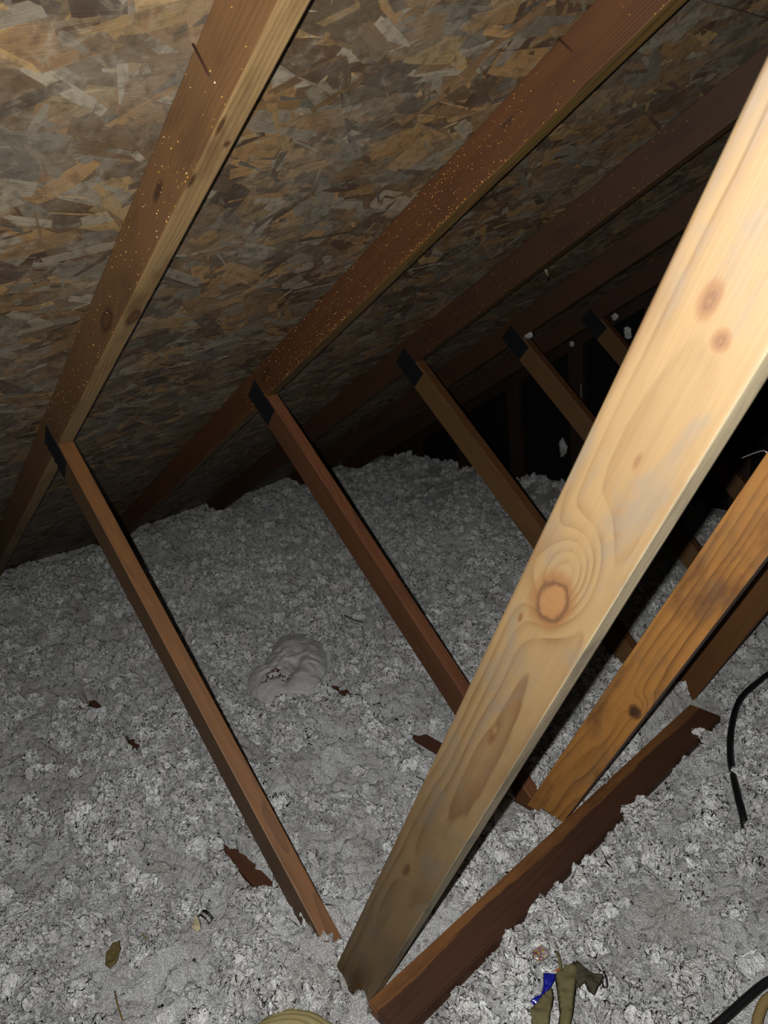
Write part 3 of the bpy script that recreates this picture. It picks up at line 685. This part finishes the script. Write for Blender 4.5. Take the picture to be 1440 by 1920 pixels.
o = sheet('torn_edge', [(0.041, 0.262), (0.050, 0.262), (0.052, 0.272), (0.044, 0.275)], ZD + 0.010, M['orange'], bw, 0.002, 120, 0.001, seed=2); o['label'] = 'orange torn end'
cl = empty('cloth_scrap', (0.08, 0.24, ZD), 'olive drab cloth scrap with hanging strips and a dark clip at the bottom', 'cloth')
sheet('strip', [(0.052, 0.172), (0.052, 0.196), (0.055, 0.234), (0.066, 0.222), (0.080, 0.196), (0.094, 0.170), (0.08, 0.150)], ZD + 0.004, M['olive'], cl, 0.004, 60, 0.006, 0.0015, seed=3)
sheet('strip', [(0.048, 0.254), (0.049, 0.266), (0.060, 0.298), (0.074, 0.290), (0.085, 0.263), (0.100, 0.236), (0.116, 0.206), (0.128, 0.180), (0.112, 0.170), (0.098, 0.200), (0.073, 0.228)], ZD + 0.012, M['olive'], cl, 0.005, 50, 0.008, 0.0015, seed=4)
o = sheet('flap', [(0.060, 0.304), (0.071, 0.303), (0.097, 0.306), (0.109, 0.314), (0.114, 0.290), (0.118, 0.270), (0.108, 0.272), (0.092, 0.281), (0.086, 0.258), (0.070, 0.276)], ZD + 0.010, M['olive_dark'], cl, 0.005, 60, 0.006, 0.0015, seed=5); o['label'] = 'darker torn flap'
o = tube('clip', [Vector(p) - Vector(cl.location) for p in smooth_path([(0.106, 0.318, ZD + .014), (0.116, 0.311, ZD + .017), (0.125, 0.301, ZD + .012), (0.121, 0.296, ZD + .010), (0.113, 0.303, ZD + .013)], 5)], 0.0016, M['clip'], cl); o['label'] = 'dark metal clip'
o = tube('cord', [Vector(p) - Vector(cl.location) for p in smooth_path([(0.020, 0.293, ZD + .012), (0.028, 0.289, ZD + .018), (0.040, 0.279, ZD + .018), (0.052, 0.266, ZD + .014)], 5)], 0.0026, M['olive'], cl)
g = G('printed foil'); tcf = g.n('ShaderNodeTexCoord').outputs['Object']; a_ = g.noise(tcf, 90, 2); b_ = g.noise(tcf, 130, 2, .5, 1.0)
c = g.mix(g.ramp(a_, .45, .55), srgb(170, 168, 166), srgb(126, 116, 128)); c = g.mix(g.ramp(b_, .58, .62), c, srgb(160, 40, 48)); c = g.mix(g.ramp(b_, .42, .38), c, srgb(190, 160, 50))
M['foil'] = g.fin(c, 0.3, 0.6)
o = sheet('foil_shred', [(-0.016, 0.268), (-0.010, 0.288), (0.004, 0.292), (0.014, 0.284), (0.010, 0.262), (-0.002, 0.256)], ZD + 0.004, M['foil'], None, 0.003, 110, 0.005, seed=6); tag(o, 'small crinkled clear and red foil shred above the blue wrapper', 'wrapper')
# curled label strip
def label_strip():
    V_ = []; F_ = []; n = 16
    c0 = Vector((-0.560, -0.138, ZD - 0.006)); ux = Vector((0.87, 0.2, 0)).normalized(); uy = Vector((-0.25, 0.95, 0.25)).normalized(); uz = Vector((0, 0, 1))
    for i in range(n + 1):
        a = math.pi * (0.05 + 0.8 * i / n)
        ctr = c0 + ux * (-0.020 * math.cos(a)) + uz * (0.020 * math.sin(a))
        nn = (ux * -math.cos(a) + uz * math.sin(a)) * 0.0006
        for s_ in (-0.0075, 0.0075): V_ += [ctr + uy * s_, ctr + uy * s_ + nn]
    for i in range(n):
        b = i * 4; F_ += [(b + 1, b + 3, b + 7, b + 5), (b, b + 4, b + 6, b + 2), (b, b + 1, b + 5, b + 4), (b + 2, b + 6, b + 7, b + 3)]
    F_ += [(0, 2, 3, 1), (n * 4, n * 4 + 1, n * 4 + 3, n * 4 + 2)]
    o = pymesh('label_strip', V_, F_, M['ink'], None); tag(o, 'small curled black label strip with white lettering on the insulation', 'label')
    V2 = []; F2 = []
    rr = random.Random(3)
    for i in range(9):
        a0 = math.pi * (0.16 + 0.075 * i)
        for (p0, p1, s0, s1) in ((0, .022, -.004, .001), (.030, .048, -.003, .001), (0, .05, -.0042, -.003)) if i % 3 else ((0, .015, -.004, .001), (.018, .05, -.001, .0008), (.035, .05, -.004, .001)):
            q = len(V2)
            for a, s_ in ((p0, s0), (p1, s0), (p1, s1), (p0, s1)):
                an_ = a0 + a * math.pi * 1.1; ctr = c0 + ux * (-0.0210 * math.cos(an_)) + uz * (0.0210 * math.sin(an_)); V2.append(ctr + uy * s_)
            F2.append((q, q + 1, q + 2, q + 3))
    t = pymesh('lettering', V2, F2, plain('white print', srgb(200, 200, 196), 0.5), o); t['label'] = 'white letters'
label_strip()
o = sheet('paper_scrap', [(-0.578, -0.150), (-0.566, -0.150), (-0.540, -0.158), (-0.537, -0.168), (-0.556, -0.172)], ZD + 0.006, M['cream'], None, 0.002, 60, 0.002, seed=8); tag(o, 'little cream paper scrap under the black label strip', 'paper')
M['leafm'] = plain('dead leaf', srgb(112, 100, 62), 0.85, 0.1, var=0.4, scale=200)
o = sheet('dead_leaf', [(-0.652, -0.306), (-0.644, -0.293), (-0.620, -0.300), (-0.598, -0.318), (-0.594, -0.332), (-0.612, -0.336), (-0.636, -0.324)], ZD + 0.004, M['leafm'], None, 0.003, 70, 0.003, seed=9); tag(o, 'brown dead leaf half sunk in insulation at lower left', 'leaf')

# tan ribbed knit bundle at the bottom edge
kv = []; kf = []; nk, nr_ = 110, 44
kc_ = (-0.172, -0.180)
for i in range(nr_ + 1):
    ph = i / nr_ * math.pi / 2
    for k in range(nk):
        a = 2 * math.pi * k / nk
        qx, qy = 0.125 * math.sin(ph) * math.cos(a), 0.105 * math.sin(ph) * math.sin(a)
        rib = 1 + 0.07 * (1 - ph / 1.6) * abs(math.sin((qx * -0.45 + qy * 0.9 + 0.012 * math.sin(qx * 40)) * 210)) + 0.05 * fbm(np.array([qx * 18 + 5]), np.array([qy * 18]), 95, 2)[0]
        kv.append((kc_[0] + 0.125 * math.sin(ph) * rib * math.cos(a), kc_[1] + 0.105 * math.sin(ph) * rib * math.sin(a), -0.672 + 0.052 * math.cos(ph) * rib))
for i in range(nr_):
    for k in range(nk): kf.append((i * nk + k, (i + 1) * nk + k, (i + 1) * nk + (k + 1) % nk, i * nk + (k + 1) % nk))
kf.append(tuple(range(nr_ * nk, nr_ * nk + nk)))
M['knit'] = plain('tan knit', srgb(186, 172, 122), 0.9, 0.1, var=0.3, scale=260)
o = pymesh('knit_bundle', kv, kf, M['knit'], None, True); tag(o, 'tan ribbed knit cloth bundle peeking over the bottom edge', 'cloth')

# needles, twigs and straw
M['straw'] = plain('straw', srgb(136, 112, 48), 0.7, 0.2); M['twig'] = plain('twig', srgb(52, 36, 24), 0.8, 0.2)
def twig(name, pts, r, m, label, cat='twig'):
    P = [Vector((x, y, bh(x, y) + 0.036 + dz)) for x, y, dz in pts]
    tag(tube(name, smooth_path(P, 4), r, m, None, 6), label, cat)
twig('straw', [(-0.656, -0.247, 0), (-0.628, -0.247, 0)], 0.0012, M['straw'], 'short pale straw on the insulation above the dead leaf', 'straw')
twig('straw', [(-0.553, -0.342, 0), (-0.518, -0.349, 0.004), (-0.480, -0.354, 0)], 0.0013, M['straw'], 'longer bent straw near the bottom left edge', 'straw')
twig('twig', [(-1.448, 0.937, 0), (-1.39, 0.945, 0), (-1.331, 0.942, 0)], 0.0022, M['twig'], 'dark twig lying beyond the plastic bag beside the second web')
twig('twig', [(-1.707, 0.987, 0), (-1.65, 0.948, 0), (-1.601, 0.899, 0)], 0.0016, M['twig'], 'thin dark twig on the insulation left of the second web')
twig('twig', [(-0.984, 1.115, 0), (-0.94, 1.085, 0), (-0.896, 1.04, 0)], 0.0016, M['twig'], 'thin dark twig between second web and bright board')

# tufts of fibre caught on the timbers
def tuft(c0, sx, sy, sz, label, seed):
    bm = bmesh.new(); bmesh.ops.create_icosphere(bm, subdivisions=4, radius=1)
    for v in bm.verts:
        p = v.co; a = np.array([p.x * 2.1 + seed]); b = np.array([p.y * 2.1 + p.z * 1.3])
        d = 1 + 0.9 * fbm(a, b, 100 + seed, 3)[0] + 0.6 * fbm(np.array([p.z * 5 + seed]), np.array([p.x * 5 - p.y * 4]), 120 + seed, 2)[0]
        v.co = Vector((p.x * sx * d, p.y * sy * d, p.z * sz * d))
    me = bpy.data.meshes.new('fibre_tuft'); bm.to_mesh(me); bm.free(); me.polygons.foreach_set('use_smooth', [True] * len(me.polygons))
    o = link('fibre_tuft', me, M['fluff']); o.location = c0; tag(o, label, 'insulation', 'insulation tufts caught on the timbers')
tuft((-1.205, 1.856, 0.288), 0.013, 0.012, 0.014, 'white fibre tuft caught under the fourth rafter', 1)
tuft((-1.165, 2.425, 0.288), 0.010, 0.010, 0.012, 'fibre tuft near the top of the fifth web', 2)
tuft((-1.100, 2.425, 0.215), 0.014, 0.012, 0.022, 'larger fibre tuft halfway on the fifth web', 3)
tuft((-1.752, 2.822, -0.481), 0.022, 0.006, 0.044, 'flat pale fibre blob stuck on the black back wall', 4)
tuft((-1.622, 2.745, 0.119), 0.014, 0.005, 0.012, 'tan fibre speck near the top of the gable stud', 5)
tag(tube('string', [(-1.5664, 2.743, -0.092), (-1.567, 2.742, -0.13), (-1.5683, 2.743, -0.172)], 0.0016, plain('white string', srgb(190, 180, 160), 0.7), None, 6), 'pale thread hanging on the gable stud', 'string')
# splinter on the deck and a bent wire on the second honey web
def deck3(x, y, d): return Vector((x, y, zt(x, DECK - d)))
tag(tube('splinter', [deck3(-0.903, 1.581, 0.003), deck3(-0.94, 1.64, 0.004), deck3(-0.978, 1.697, 0.003)], 0.0045, plain('pale splinter', srgb(176, 156, 120), 0.7), None, 5), 'pale wood splinter stuck to the deck beyond the third rafter', 'splinter')
tag(tube('bent_wire', smooth_path([(0.2120, 0.630, 0.262), (0.204, 0.629, 0.2745), (0.172, 0.628, 0.259)], 6), 0.0009, plain('steel wire', srgb(150, 150, 148), 0.35, 0.5, 0.6), None, 6), 'thin bent steel wire poking from the honey web edge', 'wire')
